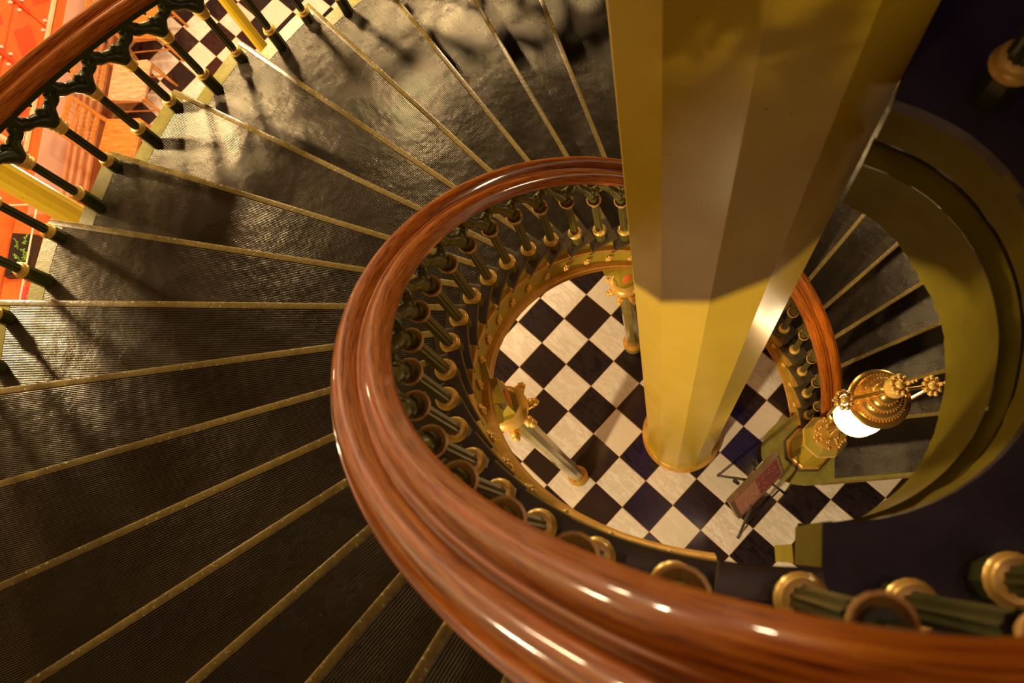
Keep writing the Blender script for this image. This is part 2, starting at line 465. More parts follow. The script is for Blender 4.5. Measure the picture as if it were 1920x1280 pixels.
# painted scroll and clear guard beside it, with a potted plant
A_W = math.atan2(0.992, 0.124)
gd = thing('acrylic_case', 'clear acrylic case with pale edges guarding the plant by the orange wall', 'display case', (-5.28, 2.05, 0), A_W)
m = MB().box((0, 0.13, 0.5), (0.84, 0.34, 0.98)).build('pedestal', ORANGE, gd)
for (cx, cy, sx, sy) in ((0, -0.055, 0.86, 0.008), (0.43, 0.125, 0.008, 0.36), (-0.43, 0.125, 0.008, 0.36)):
    MB().box((cx, cy, 1.0 + 0.085), (sx, sy, 0.17)).build('clear_panel', ACRYL, gd)
MB().box((0, -0.055, 1.174), (0.87, 0.012, 0.008)).build('long_edge', ACRE, gd)
for x in (0.43, -0.43): MB().box((x, 0.125, 1.174), (0.012, 0.36, 0.008)).build('short_edge', ACRE, gd)
MB().tube([(0.43, -0.055, 1.0), (0.43, -0.055, 1.17)], 0.006, 6).build('corner_edge', ACRE, gd)

pt = thing('potted_plant', 'small green leafy plant in a dark trough inside the acrylic case', 'plant', (-5.28, 2.05, 0.99), A_W)
MB().prism([(-0.16, 0.0), (0.20, 0.0), (0.22, 0.24), (-0.18, 0.24)], 0, 0.07).build('trough', POTM, pt)
MB().prism([(-0.14, 0.015), (0.18, 0.015), (0.19, 0.22), (-0.16, 0.22)], 0.07, 0.078).build('soil', paint('soil', (0.02, 0.012, 0.008), None, 0.9), pt)
lf = MB().add([(0, 0, 0), (0.009, 0.014, 0.004), (0.007, 0.026, 0.002), (0, 0.036, -0.003), (-0.007, 0.026, 0.002), (-0.009, 0.014, 0.004), (0, 0.018, -0.002)],
              [(0, 1, 6), (1, 2, 6), (2, 3, 6), (3, 4, 6), (4, 5, 6), (5, 0, 6)]).mesh('leaf', LEAF)
for s in range(6):
    bx, by = random.uniform(-0.10, 0.14), random.uniform(0.03, 0.17)
    ang = random.uniform(0, 6.28); pts = []
    for q in range(5): pts.append((bx + 0.020 * q * math.cos(ang + q * 0.3), by + 0.020 * q * math.sin(ang + q * 0.3), 0.075 + 0.028 * q - 0.003 * q * q))
    st = MB().tube(pts, 0.0022, 5).build('stem', LEAF, pt)
    for q in range(16):
        k = random.uniform(0.4, 4); i0 = min(3, int(k)); f = k - i0
        p = Vector(pts[i0]).lerp(Vector(pts[i0 + 1]), f)
        o = link('leaf', lf, st, p); o.rotation_euler = (random.uniform(-0.5, 0.5), random.uniform(-0.5, 0.5), random.uniform(0, 6.28))
        o.scale = (0.75, 0.75, 0.75) if q % 2 else (0.55, 0.55, 0.55)
fl = thing('red_flower', 'red silk flower with pale curling scrolls lying at the end of the orange pedestal', 'flower', (-5.32, 1.70, 0.995), 0)
pe = MB().add([(0, 0, 0), (0.03, 0.03, 0.012), (0.035, 0.075, 0.02), (0, 0.10, 0.008), (-0.035, 0.075, 0.02), (-0.03, 0.03, 0.012), (0, 0.05, 0.002)],
              [(0, 1, 6), (1, 2, 6), (2, 3, 6), (3, 4, 6), (4, 5, 6), (5, 0, 6)]).mesh('petal', PETAL, True)
for q in range(9):
    o = link('petal', pe, fl, (0, 0, 0.004 * q)); o.rotation_euler = (random.uniform(0, 0.35), 0, q * 2.4)
MB().sphere((0, 0, 0.04), 0.02, 8, 5).build('flower_centre', GOLDPAINT, fl)
for s in (0, 1):
    pts = [(-0.03 - 0.10 * s + (0.012 + 0.006 * q) * math.cos(q * 0.7), 0.14 - 0.30 * s + (0.012 + 0.006 * q) * math.sin(q * 0.7), 0.012) for q in range(12)]
    MB().tube(pts, 0.005, 6).build('scroll', CREAMT, fl, True)
rod = MB().tube([(-5.10, 2.61, 1.46), (-5.35, 2.42, 1.92)], 0.019, 8).build('black_rod', BLACKM, None, True)
tag(rod, 'short black metal rod end jutting out in front of the orange wall', 'rod')

# ------------------------------------------------------------------ chairs along the wall
def make_chair(seatmat, label):
    t = thing('dining_chair', label, 'chair', group='wooden chairs along the wall')
    m = MB()
    pl = [(-0.19, -0.20), (0.17, -0.225), (0.21, -0.19), (0.215, 0.19), (0.17, 0.225), (-0.19, 0.20)]
    m.prism(pl, 0.43, 0.452)
    m.prism([(x * 0.93, y * 0.93) for x, y in pl], 0.452, 0.46)
    m.build('seat', seatmat, t)
    m = MB().box((0, 0.19, 0.40), (0.36, 0.02, 0.05)).box((0, -0.19, 0.40), (0.36, 0.02, 0.05)).box((0.18, 0, 0.40), (0.02, 0.36, 0.05))
    m.build('apron', CHAIRW, t)
    for y in (-0.19, 0.19):
        MB().tube([(0.19, y, 0.44), (0.225, y * 1.06, 0.0)], [0.021, 0.014], 6).build('leg', CHAIRW, t)
        MB().tube([(-0.27, y * 1.04, 0.0), (-0.20, y, 0.44), (-0.25, y, 0.90)], [0.014, 0.022, 0.017], 6).build('leg', CHAIRW, t)
        MB().tube([(0.21, y, 0.20), (-0.235, y, 0.20)], 0.009, 6).build('stretcher', CHAIRW, t)
    MB().box((-0.252, 0, 0.895), (0.022, 0.40, 0.05), ry=-0.1).build('top_rail', CHAIRW, t)
    MB().box((-0.212, 0, 0.55), (0.020, 0.37, 0.035), ry=-0.1).build('lower_rail', CHAIRW, t)
    lat = MB()
    for y in (-0.11, -0.06, -0.02, 0.06, 0.11): lat.tube([(-0.214, y, 0.56), (-0.249, y, 0.88)], 0.0055, 4)
    lat.build('back_spindles', CHAIRW, t)
    lat = MB()
    for z in (0.63, 0.70, 0.76, 0.80): lat.box((-0.216 - 0.11 * (z - 0.55), 0, z), (0.010, 0.37, 0.012))
    lat.build('back_slats', CHAIRW, t)
    return t
ch0 = make_chair(CHAIRW, 'orange wooden chair with lattice back nearest the gold column')
ch0.location = (-4.93, 3.43, 0); ch0.rotation_euler = (0, 0, -0.22)
ch1 = make_chair(CHAIRP, 'wooden chair with pale glossy seat, second from the gold column')
ch1.location = (-4.86, 4.05, 0); ch1.rotation_euler = (0, 0, -0.14)
ch2 = copy_tree(ch0)
ch2['label'] = 'orange wooden chair standing beyond the pale-seated one on the chequered floor'
ch2.location = (-4.74, 4.72, 0); ch2.rotation_euler = (0, 0, -0.10)
ch3 = copy_tree(ch0)
ch3['label'] = 'orange wooden chair farthest along the wall, partly hidden by the handrail'
ch3.location = (-4.62, 5.42, 0); ch3.rotation_euler = (0, 0, -0.10)

# ------------------------------------------------------------------ big faceted central column
cc = thing('central_column', 'tall faceted olive-gold iron column rising through the middle of the stair well', 'column', (COLC[0], COLC[1], 0))
n12 = 12; ph = math.radians(194.2)
sh = MB().lathe([(0.281, 0.10), (0.281, 10.5)], n12, phase=ph)
sh.build('shaft', COLPAINT, cc)
fl_ = MB().lathe([(0.281, 0.32), (0.283, 0.20), (0.292, 0.12), (0.303, 0.07)], n12, phase=ph).build('flared_foot', COLPAINT, cc)
MB().lathe([(0.285, 0.0), (0.318, 0.0), (0.325, 0.02), (0.318, 0.045), (0.305, 0.06), (0.300, 0.075), (0.288, 0.08)], 40).build('base_ring', GOLDPAINT, cc, True)

# ------------------------------------------------------------------ stair treads and strings
stair = thing('spiral_staircase', 'cast iron spiral staircase with dark ribbed rubber treads and olive nosings', 'staircase')
def pr(r, a, z=0.0, off=0.0): return (r * math.cos(a) - off * math.sin(a), r * math.sin(a) + off * math.cos(a), z)
def arc(r, a0, a1, n): return [(r * math.cos(a0 + (a1 - a0) * i / n), r * math.sin(a0 + (a1 - a0) * i / n)) for i in range(n + 1)]
a_f_in, a_f_out = OFF / RC, OFF / RO
BK = DTH + 0.012
def tread_meshes():
    inn = arc(RC + 0.05, OFF / RC + 0.01, DTH * 1.04, 4)
    out = arc(RO - 0.006, DTH + OFF / RO + 0.008, OFF / RO, 5)
    plate = MB().prism(inn + out, -0.028, -0.002)
    # riser under the front edge
    plate.box(((RC + RO) / 2 + 0.01, OFF + 0.030, -0.104), (RO - RC - 0.05, 0.008, 0.155))
    me_t = plate.mesh('tread', IRONPAINT)
    # nosing: rounded bar along the front
    prof = [(0.029, -0.020), (0.029, 0.003), (0.010, 0.003), (0.004, 0.001), (0.000, -0.006), (0.001, -0.016), (0.008, -0.022)]
    fr = [((x, OFF, 0), (0, 1, 0), (0, 0, 1)) for x in (1.03, 1.5, 2.0, 2.6, RO + 0.008)]
    nb = MB().sweep(fr, [(y, z) for (y, z) in prof])
    me_n = nb.mesh('nosing', NOSE, True, 35)
    fr = [((x, OFF, 0), (0, 1, 0), (0, 0, 1)) for x in (RC + 0.02, 1.03)]
    me_n2 = MB().sweep(fr, [(y, z) for (y, z) in prof]).mesh('nosing_end', DARKPLATE, True, 35); fixn(me_n2)
    fixn(me_n)
    # mitred return along the inner edge
    prof2 = [(0.050, -0.020), (0.050, 0.004), (0.010, 0.004), (0.003, 0.001), (0.000, -0.008), (0.002, -0.022), (0.010, -0.034), (0.018, -0.040), (0.018, -0.046), (0.05, -0.046)]
    fr = []
    for i in range(8):
        a = OFF / RC + 0.0 + (DTH * 1.13 - OFF / RC) * i / 7
        fr.append(((RC * math.cos(a), RC * math.sin(a), 0.0), (math.cos(a), math.sin(a), 0), (0, 0, 1)))
    me_r = MB().sweep(fr, prof2).mesh('edge_return', DARKPLATE, True, 35); fixn(me_r)
    # dark inner plate, with a mitre strip
    ip = arc(RC + 0.045, (OFF + 0.030) / RC, DTH * 1.1, 3) + arc(1.045, DTH * 1.08, (OFF + 0.030) / 1.045, 3)
    me_i = MB().prism(ip, -0.003, 0.0035).mesh('inner_plate', DARKPLATE)
    # ribbed rubber mat
    mp = arc(1.030, (OFF + 0.030) / 1.03, BK, 3) + arc(3.010, DTH + 0.004, (OFF + 0.030) / 3.01, 5)
    me_m = MB().prism(mp, -0.003, 0.0045).mesh('rubber_mat', RUBBER)
    bd = arc(3.014, OFF / 3.014 + 0.012, DTH - 0.004, 4) + arc(RO + 0.006, DTH - 0.004, OFF / RO + 0.010, 4)
    me_b = MB().prism(bd, -0.035, 0.003).mesh('outer_border', IRONPAINT)
    return me_t, me_n, me_r, me_i, me_m, me_b, me_n2
MT = tread_meshes()
def add_tread(k, parts=(1, 2, 3, 4, 5, 6)):
    a = th(k) + DT.get(k, 0) / 1000.0
    t = link('tread', MT[0], stair, (0, 0, zk(k)), a)
    for i in parts: link(('', 'nosing', 'edge_return', 'inner_plate', 'rubber_mat', 'outer_border', 'nosing_end')[i], MT[i], t)
    return t
for k in range(-11, 19): add_tread(k)
# curtail step (lowest)
NEW = (0.935, -0.175)
z1 = zk(-12)
bt = [(0.62 + 0.0, -0.20)]
cs = []
for i in range(13):
    a = math.radians(100 + 160 * i / 12)
    cs.append((NEW[0] + 0.325 * math.cos(a), NEW[1] + 0.262 * math.sin(a)))
cs_poly = [(0.90, 0.12)] + cs + [(1.0, -0.437), (3.0, -0.460), (3.09, 0.0), (2.0, 0.02)]
MB().prism(cs_poly, 0.0, z1 - 0.022).build('curtail_riser', OLIVE, stair)
big = [(0.90, 0.13)] + [(NEW[0] + (p[0] - NEW[0]) * 1.06, NEW[1] + (p[1] - NEW[1]) * 1.06) for p in cs] + [(1.0, -0.453), (3.02, -0.476), (3.10, 0.0), (2.0, 0.03)]
ct = MB().prism(big, z1 - 0.022, z1).build('curtail_tread', IRONPAINT, stair)
MB().prism([(1.11, -0.415), (2.98, -0.438), (3.01, -0.02), (1.18, 0.02)], z1 - 0.002, z1 + 0.004).build('rubber_mat', RUBBER, ct)
MB().tube([(1.0, -0.447, z1 - 0.010), (2.0, -0.458, z1 - 0.010), (3.03, -0.470, z1 - 0.010)], 0.012, 8).build('nosing', NOSE, ct, True)

def hsweep(r, prof, k0, k1, step=0.5, dz=0.0):
    fr = []; n = int((k1 - k0) / step)
    for i in range(n + 1):
        a = th(k0 + (k1 - k0) * i / n)
        fr.append(((r * math.cos(a), r * math.sin(a), helix_z(a) + dz), (math.cos(a), math.sin(a), 0), (0, 0, 1)))
    return MB().sweep(fr, prof)
K0S, K1S = -11.4, 19.0
hsweep(0.915, [(0, -0.48), (0.022, -0.48), (0.022, -0.215), (0, -0.215)], K0S, K1S).build('inner_string', OLIVE, stair, True, fix=True)
hsweep(0.915, [(0.012, -0.240), (-0.006, -0.236), (-0.012, -0.222), (-0.008, -0.208), (-0.014, -0.196), (-0.014, -0.182), (0.0, -0.176), (0.012, -0.176)], K0S, K1S).build('upper_gold_moulding', GOLDPAINT, stair, True, fix=True)
hsweep(0.915, [(0.03, -0.505), (-0.024, -0.500), (-0.030, -0.485), (-0.026, -0.468), (-0.020, -0.462), (-0.026, -0.450), (-0.024, -0.425), (-0.010, -0.412), (0.03, -0.412)], K0S, K1S).build('lower_gold_moulding', GOLDPAINT, stair, True, fix=True)
hsweep(3.062, [(0, -0.40), (0.030, -0.40), (0.030, -0.19), (0, -0.19)], K0S, K1S).build('outer_string', OLIVE, stair, True, fix=True)
hsweep(3.062, [(-0.01, -0.43), (0.045, -0.43), (0.05, -0.41), (0.035, -0.395), (-0.01, -0.395)], K0S, K1S).build('outer_string_moulding', OLIVE, stair, True, fix=True)
# step-shaped web filling the string up to each tread
wm = MB()
wi = arc(0.924, 0.0, DTH, 2) + arc(0.936, DTH, 0.0, 2)
wm.prism(wi, -0.20, -0.03)
we = wm.mesh('string_web', OLIVE)
wo = MB().prism(arc(3.062, 0.0, DTH, 2) + arc(3.088, DTH, 0.0, 2), -0.24, -0.03).mesh('outer_string_web', OLIVE)
for k in range(-11, 19):
    link('string_web', we, stair, (0, 0, zk(k)), th(k))
    link('outer_string_web', wo, stair, (0, 0, zk(k)), th(k))
# gilded rosettes
rm = MB()
for i in range(7):
    a = 2 * PI * i / 7
    rm.sphere((-0.006, 0.015 * math.cos(a), 0.021 * math.sin(a)), (0.010, 0.0095, 0.0125), 6, 4)
rm.sphere((-0.010, 0, 0), (0.013, 0.011, 0.013), 7, 5)
rme = rm.mesh('rosette', GOLD, True, 80)
for k in range(-11, 19):
    a = th(k + 0.33)
    if k + 0.33 < K1S: link('rosette', rme, stair, (0.914 * math.cos(a), 0.914 * math.sin(a), helix_z(a) - 0.335), a)

# ------------------------------------------------------------------ balusters
def cup_mesh(s=1.0):
    return MB().lathe([(0.020 * s, -0.026), (0.030 * s, -0.020), (0.033 * s, -0.012), (0.026 * s, -0.004), (0.034 * s, 0.004), (0.046 * s, 0.018), (0.047 * s, 0.026),
                       (0.041 * s, 0.027), (0.030 * s, 0.012), (0.018 * s, 0.004)], 18).mesh('cup', GOLDWORN, True, 50)
def ring_mesh():
    return MB().lathe([(0.020, -0.022), (0.034, -0.020), (0.038, -0.012), (0.034, -0.004), (0.029, -0.001), (0.033, 0.004), (0.030, 0.011), (0.020, 0.014)], 18).mesh('ring', GOLD, True, 50)
CUP, CUPL, RING = cup_mesh(0.80), cup_mesh(0.66), ring_mesh()
CUPO = MB().lathe([(0.019, -0.034), (0.031, -0.030), (0.033, -0.022), (0.026, -0.014), (0.030, -0.006), (0.034, 0.0), (0.030, 0.006), (0.026, 0.010),
                   (0.036, 0.018), (0.040, 0.026), (0.034, 0.032), (0.018, 0.026)], 18).mesh('cup', GOLD, True, 50)
def shaft_mesh(h_ring, h_cup, mat):
    m = MB().lathe([(0.0335, 0.0), (0.0335, h_ring - 0.035), (0.030, h_ring - 0.018)], 8, phase=PI / 8)
    m.lathe([(0.0215, h_ring), (0.0205, h_ring + 0.10), (0.0195, h_cup - 0.03), (0.022, h_cup - 0.02)], 20, flute=0.16)
    return m.mesh('baluster', mat, True, 30)
RAILH, RAILR_IN, RAILR_OUT = 0.70, 0.998, 3.010

def bracket(rb, f_ang, h0, span, rr, mat, parent, th_c, zf, a_scale=1.0, lvl=False):
    """two S-shaped arms springing from the baluster's cup to the rail's underside; zf(theta)=helix height"""
    def P(da, h, blend):
        a = th_c + da; r = rb + (rr - rb) * blend
        return (r * math.cos(a), r * math.sin(a), zf(a) + h)
    hu = RAILH - 0.062
    H = hu - h0
    m = MB()
    q = a_scale
    m.tube([P(0, h0 - 0.005, 0), P(0, h0 + 0.22 * H, 0.1)], [0.021 * q, 0.023 * q], 8)
    for s in (-1, 1):
        cl = [(0, 0.06), (0.07, 0.16), (0.16, 0.27), (0.27, 0.36), (0.39, 0.42), (0.51, 0.455), (0.62, 0.48), (0.72, 0.52), (0.81, 0.59), (0.89, 0.70), (0.95, 0.84), (0.99, 1.0)]
        pts = [P(s * span * x, h0 + H * y, 0.1 + 0.9 * y) for (x, y) in cl]
        m.tube(pts, [0.021 * q, 0.023 * q, 0.024 * q, 0.023 * q, 0.021 * q, 0.019 * q, 0.020 * q, 0.022 * q, 0.023 * q, 0.022 * q, 0.020 * q, 0.019 * q], 10)
        m.sphere(P(s * span * 0.46, h0 + H * 0.52, 0.5), (0.011 * q, 0.011 * q, 0.013 * q), 6, 5)
    m.sphere(P(0, h0 + H * 0.42, 0.3), (0.017 * q, 0.017 * q, 0.026 * q), 8, 6)
    m.tube([P(0, h0 + H * 0.99, 0.9), P(0, h0 + H * 0.90, 0.85), P(0, h0 + H * 0.74, 0.8)], [0.030 * q, 0.014 * q, 0.004], 6)
    return m.build('bracket', mat, parent, True, 50)

def place_baluster(parent, me, x, y, z, rot, h_ring, h_cup, cup):
    b = link('baluster', me, parent, (x, y, z), rot)
    link('ring', RING, b, (0, 0, h_ring)); link('cup', cup, b, (0, 0, h_cup))
    return b

inner = thing('inner_balustrade', 'mahogany inner handrail on green iron balusters curling round the column to the landing', 'balustrade')
SIN = shaft_mesh(0.118, 0.49, BALOLIVE)
RBI = 0.948
for k in range(-11, 19):
    t = th(k + 0.40)
    b = place_baluster(inner, SIN, RBI * math.cos(t), RBI * math.sin(t), zk(k), t, 0.118, 0.49, CUP)
    br = bracket(RBI, 0, 0.49 - 0.4 * RISE + 0.012, DTH * 0.5, RAILR_IN, BALOLIVE, inner, t, helix_z)
    br.parent = b; br.matrix_parent_inverse = (Matrix.Translation((RBI * math.cos(t), RBI * math.sin(t), zk(k))) @ Matrix.Rotation(t, 4, 'Z')).inverted()
# landing balusters round the opening
SLN = shaft_mesh(0.10, 0.47, BALDARK)
RLB = 0.447
land_pts = []
for d in (-88.5, -71.3, -54, -37, -20, -3, 14, 30, 45.8):
    a = math.radians(d)
    land_pts.append((LC[0] + 0.013 + RLB * math.cos(a), LC[1] - 0.016 + RLB * math.sin(a), a))
land_pts.insert(0, (0.940 * math.cos(math.radians(-97.0)), 0.940 * math.sin(math.radians(-97.0)), math.radians(-97.6)))
for i, (x, y, a) in enumerate(land_pts):
    b = place_baluster(inner, SLN, x, y, ZL, a, 0.10, 0.50, CUPL)
    m = MB()
    tx, ty = -math.sin(a), math.cos(a)
    ox, oy = 0.05 * math.cos(a), 0.05 * math.sin(a)
    m.tube([(0, 0, 0.47), (0, 0, 0.53)], 0.018, 8)
    for s in (-1, 1):
        pts = [(0, s * 0.066 * u, 0.50 + 0.14 * w) for u, w in ((0, 0.1), (0.3, 0.35), (0.6, 0.5), (1, 1))]
        pts = [(p[0] + 0.05 * (p[2] - 0.5) / 0.14, p[1], p[2]) for p in pts]
        m.tube(pts, [0.016, 0.018, 0.018, 0.013], 8)
    m.build('bracket', BALDARK, b, True, 50)

def smooth_prof(pts): return pts
RP = [(-0.046, -0.050), (-0.060, -0.045), (-0.072, -0.032), (-0.075, -0.014), (-0.071, -0.002), (-0.067, 0.003), (-0.063, 0.014), (-0.055, 0.025), (-0.044, 0.032),
      (-0.032, 0.033), (-0.022, 0.028), (-0.017, 0.023), (-0.013, 0.026), (-0.008, 0.025), (-0.005, 0.014), (-0.001, 0.014), (0.003, 0.022), (0.010, 0.034), (0.018, 0.043),
      (0.028, 0.049), (0.038, 0.050), (0.048, 0.045), (0.056, 0.035), (0.061, 0.022), (0.064, 0.010), (0.067, 0.005), (0.071, 0.007), (0.075, 0.000), (0.075, -0.016),
      (0.070, -0.032), (0.060, -0.045), (0.046, -0.050)]
# inner rail path: helix, then level round the landing opening
def vnorm(v):
    l = math.sqrt(sum(c * c for c in v)); return tuple(c / l for c in v)
path = []
KE = 19.0
n = 190
for i in range(n + 1):
    k = -12.9 + (18.2 + 12.9) * i / n
    a = th(k)
    path.append((RAILR_IN * math.cos(a), RAILR_IN * math.sin(a), helix_z(a) + RAILH))
path = []
kd = 1.8
def rail_z(k):
    if k <= 18: return zk(k) + RAILH
    u = min(k - 18, kd)
    return zk(18) + RISE * (u - u * u / (2 * kd)) + RAILH
zl = rail_z(25)
k_end = (2 * PI + math.radians(-95) - TH0) / DTH
n = 260
for i in range(n + 1):
    k = -12.9 + (k_end + 12.9) * i / n
    a = th(k)
    u_ = max(0.0, (k - 16.5) / (k_end - 16.5))
    rr = RAILR_IN + 0.011 * u_ * u_
    path.append((rr * math.cos(a), rr * math.sin(a), rail_z(k)))
rl = RLB + 0.072
for i in range(1, 46):
    a = math.radians(-93 + (50 + 93) * i / 45)
    path.append((LC[0] + rl * math.cos(a), LC[1] + rl * math.sin(a), zl))
def frames(path):
    fr = []
    for i, p in enumerate(path):
        q0, q1 = Vector(path[max(0, i - 1)]), Vector(path[min(len(path) - 1, i + 1)])
        t = (q1 - q0).normalized()
        side = Vector((t.y, -t.x, 0)).normalized()      # outward
        up = side.cross(t).normalized()
        if up.z < 0: up = -up
        fr.append((p, side, Vector((0, 0, 1)) * 0.62 + up * 0.38 * 1.0))
    return fr
MB().sweep(frames(path), RP).build('handrail', MAHOG, inner, True, 30, fix=True)
MB().sweep(frames([(p[0], p[1], p[2] - 0.058) for p in path]), [(-0.030, -0.012), (0.030, -0.012), (0.030, 0.012), (-0.030, 0.012)]).build('rail_bar', BALOLIVE, inner, fix=True)

outer = thing('outer_balustrade', 'dark green iron outer balustrade with arched brackets and mahogany rail', 'balustrade')
RBO = 3.008
SA, SB = shaft_mesh(0.095, 0.435, BALDARK), shaft_mesh(0.183, 0.523, BALDARK)
for k in range(-2, 19):
    for (f, me, hr, hc) in ((0.11, SA, 0.095, 0.435), (0.60, SB, 0.183, 0.523)):
        t = th(k + f)
        b = place_baluster(outer, me, RBO * math.cos(t), RBO * math.sin(t), zk(k), t, hr, hc, CUPO)
        br = bracket(RBO, 0, hc - f * RISE + 0.02, DTH * 0.25, RBO, BALDARK, outer, t, helix_z, 1.42)
        br.parent = b; br.matrix_parent_inverse = (Matrix.Translation((RBO * math.cos(t), RBO * math.sin(t), zk(k))) @ Matrix.Rotation(t, 4, 'Z')).inverted()
po = []
for i in range(181):
    k = -2.5 + (19.5 + 2.5) * i / 180; a = th(k)
    po.append((RAILR_OUT * math.cos(a), RAILR_OUT * math.sin(a), helix_z(a) + RAILH))
MB().sweep(frames([(p[0], p[1], p[2] + 0.012) for p in po]), [(x * 0.93, max(y, -0.040)) for (x, y) in RP]).build('handrail', MAHOG, outer, True, 30, fix=True)
MB().sweep(frames([(p[0], p[1], p[2] - 0.058) for p in po]), [(-0.040, -0.014), (0.040, -0.014), (0.044, 0.024), (-0.044, 0.024)]).build('rail_bar', BALDARK, outer, fix=True)

# ------------------------------------------------------------------ landing
land = thing('upper_landing', 'dark upper landing with a round olive sheet metal edge beside the column', 'landing')
RF = 0.345
def RFv(a):  # radius of the opening measured round LC
    d = math.degrees(a)
    return 0.345 + 0.022 * max(0, min(1, (d + 20) / 60))
arcp = []
for i in range(25):
    a = math.radians(-99 + (61 + 99) * i / 24)
    arcp.append((LC[0] + RFv(a) * math.cos(a), LC[1] + RFv(a) * math.sin(a)))
a19 = th(19) + 0.004
deck = []
for i in range(7):
    a = a19 + OFF / RC + (math.radians(265.9) - a19 - OFF / RC) * i / 6
    deck.append(((RC) * math.cos(a), (RC) * math.sin(a)))
deck += arcp
deck += [(0.275, 0.03), (0.285, 0.12), (3.1, 0.9)]
aa0, aa1 = math.atan2(0.9, 3.1), a19 - 2 * PI
for i in range(1, 22):
    a = aa0 + (aa1 - aa0) * i / 21
    deck.append((3.2 * math.cos(a), 3.2 * math.sin(a)))
deck.append((3.09 * math.cos(a19) - OFF * math.sin(a19), 3.09 * math.sin(a19) + OFF * math.cos(a19)))
MB().prism(deck, ZL - 0.03, ZL).build('deck', LANDM, land, fix=True)
# nosing and mitred border at the top of the flight
fr = [((x * math.cos(a19) - (OFF) * math.sin(a19), x * math.sin(a19) + OFF * math.cos(a19), ZL), (-math.sin(a19), math.cos(a19), 0), (0, 0, 1)) for x in (RC + 0.03, 1.6, 2.4, 3.08)]
MB().sweep(fr, [(0.029, -0.020), (0.029, 0.003), (0.010, 0.003), (0.004, 0.001), (0.000, -0.006), (0.001, -0.016), (0.008, -0.022)]).build('nosing', NOSE, land, True, 35, fix=True)
fr = []
for i in range(6):
    a = a19 + OFF / RC + (math.radians(265.9) - a19 - OFF / RC) * i / 5
    fr.append(((RC * math.cos(a), RC * math.sin(a), ZL), (math.cos(a), math.sin(a), 0), (0, 0, 1)))
MB().sweep(fr, [(0.050, -0.020), (0.050, 0.004), (0.010, 0.004), (0.003, 0.001), (0.000, -0.008), (0.002, -0.022), (0.010, -0.034), (0.018, -0.046), (0.05, -0.046)]).build('edge_return', DARKPLATE, land, True, 35, fix=True)
MB().box((RC * math.cos(a19) * 1.3, RC * math.sin(a19) * 1.3, ZL - 0.2), (0.5, 0.01, 0.33), rz=a19).build('end_riser', DARKPLATE, land)
# rolled and dented sheet metal skirt
def skirt(z_top, z_botf, prof_off, name, jag=0.0, N=90):
    m = MB(); vs = []; fs = []
    rows = len(prof_off)
    for i in range(N + 1):
        a = math.radians(-99 + (61 + 99) * i / N)
        zb = z_botf(a) + (random.uniform(-jag, jag) if jag else 0)
        for j, (u, dr) in enumerate(prof_off):
            dent = 0.0035 * math.sin(a * 9 + 3 * u) * math.sin(u * 5 + a * 3) + 0.002 * math.sin(a * 23 + u * 7)
            r = RFv(a) + dr + (dent if 0 < j < rows - 1 else 0)
            vs.append((LC[0] + r * math.cos(a), LC[1] + r * math.sin(a), z_top + (zb - z_top) * u))
    for i in range(N):
        for j in range(rows - 1):
            fs.append((i * rows + j, i * rows + j + 1, (i + 1) * rows + j + 1, (i + 1) * rows + j))
    m.add(vs, fs)
    return m.build(name, FASCIA, land, True, 60)
def zmid(a): return 5.60 if math.degrees(a) > -60 else 5.60 + 0.10 * min(1, (-60 - math.degrees(a)) / 39)
def zbot(a):
    d = math.degrees(a)
    if d < -60: return 5.22 + 0.27 * min(1, (-60 - d) / 30) ** 1.2
    if d > 25: return 5.24 + 0.08 * min(1, (d - 25) / 30)
    return 5.22 + 0.02 * math.sin(d / 14)
skirt(ZL - 0.001, zmid, [(0, 0.0), (0.15, 0.003), (0.5, 0.002), (0.85, 0.0), (1.0, 0.006)], 'upper_skirt')
sk = skirt(5.585, lambda a: 5.515, [(0, 0.006), (0.2, 0.024), (0.6, 0.030), (0.85, 0.018), (1.0, -0.002)], 'recessed_cove')
def zlow_top(a): return 5.515
skirt(5.520, zbot, [(0, -0.006), (0.04, -0.001), (0.3, 0.0), (0.65, 0.002), (1.0, 0.0)], 'lower_skirt', 0.006)
# skirt's return beside the top tread and the beam behind it
pA = (LC[0] + RFv(-1.7) * math.cos(math.radians(-99)), LC[1] + RFv(-1.7) * math.sin(math.radians(-99)))
MB().prism([(pA[0], pA[1]), (pA[0] + 0.014, pA[1]), (-0.050, -0.895), (-0.066, -0.895)], 5.49, ZL - 0.002).build('skirt_return', FASCIA, land, fix=True)
cb = math.radians(-93.2)
MB().box((0.885 * math.cos(cb) + 0.066, 0.885 * math.sin(cb), 4.96), (0.055, 0.040, 0.30), rz=math.radians(-5)).build('string_end_block', FASCIA, land)
MB().box((0.90, -0.62, ZL - 0.13), (1.1, 0.06, 0.2), rz=0.2).build('joist', DARKPLATE, land)

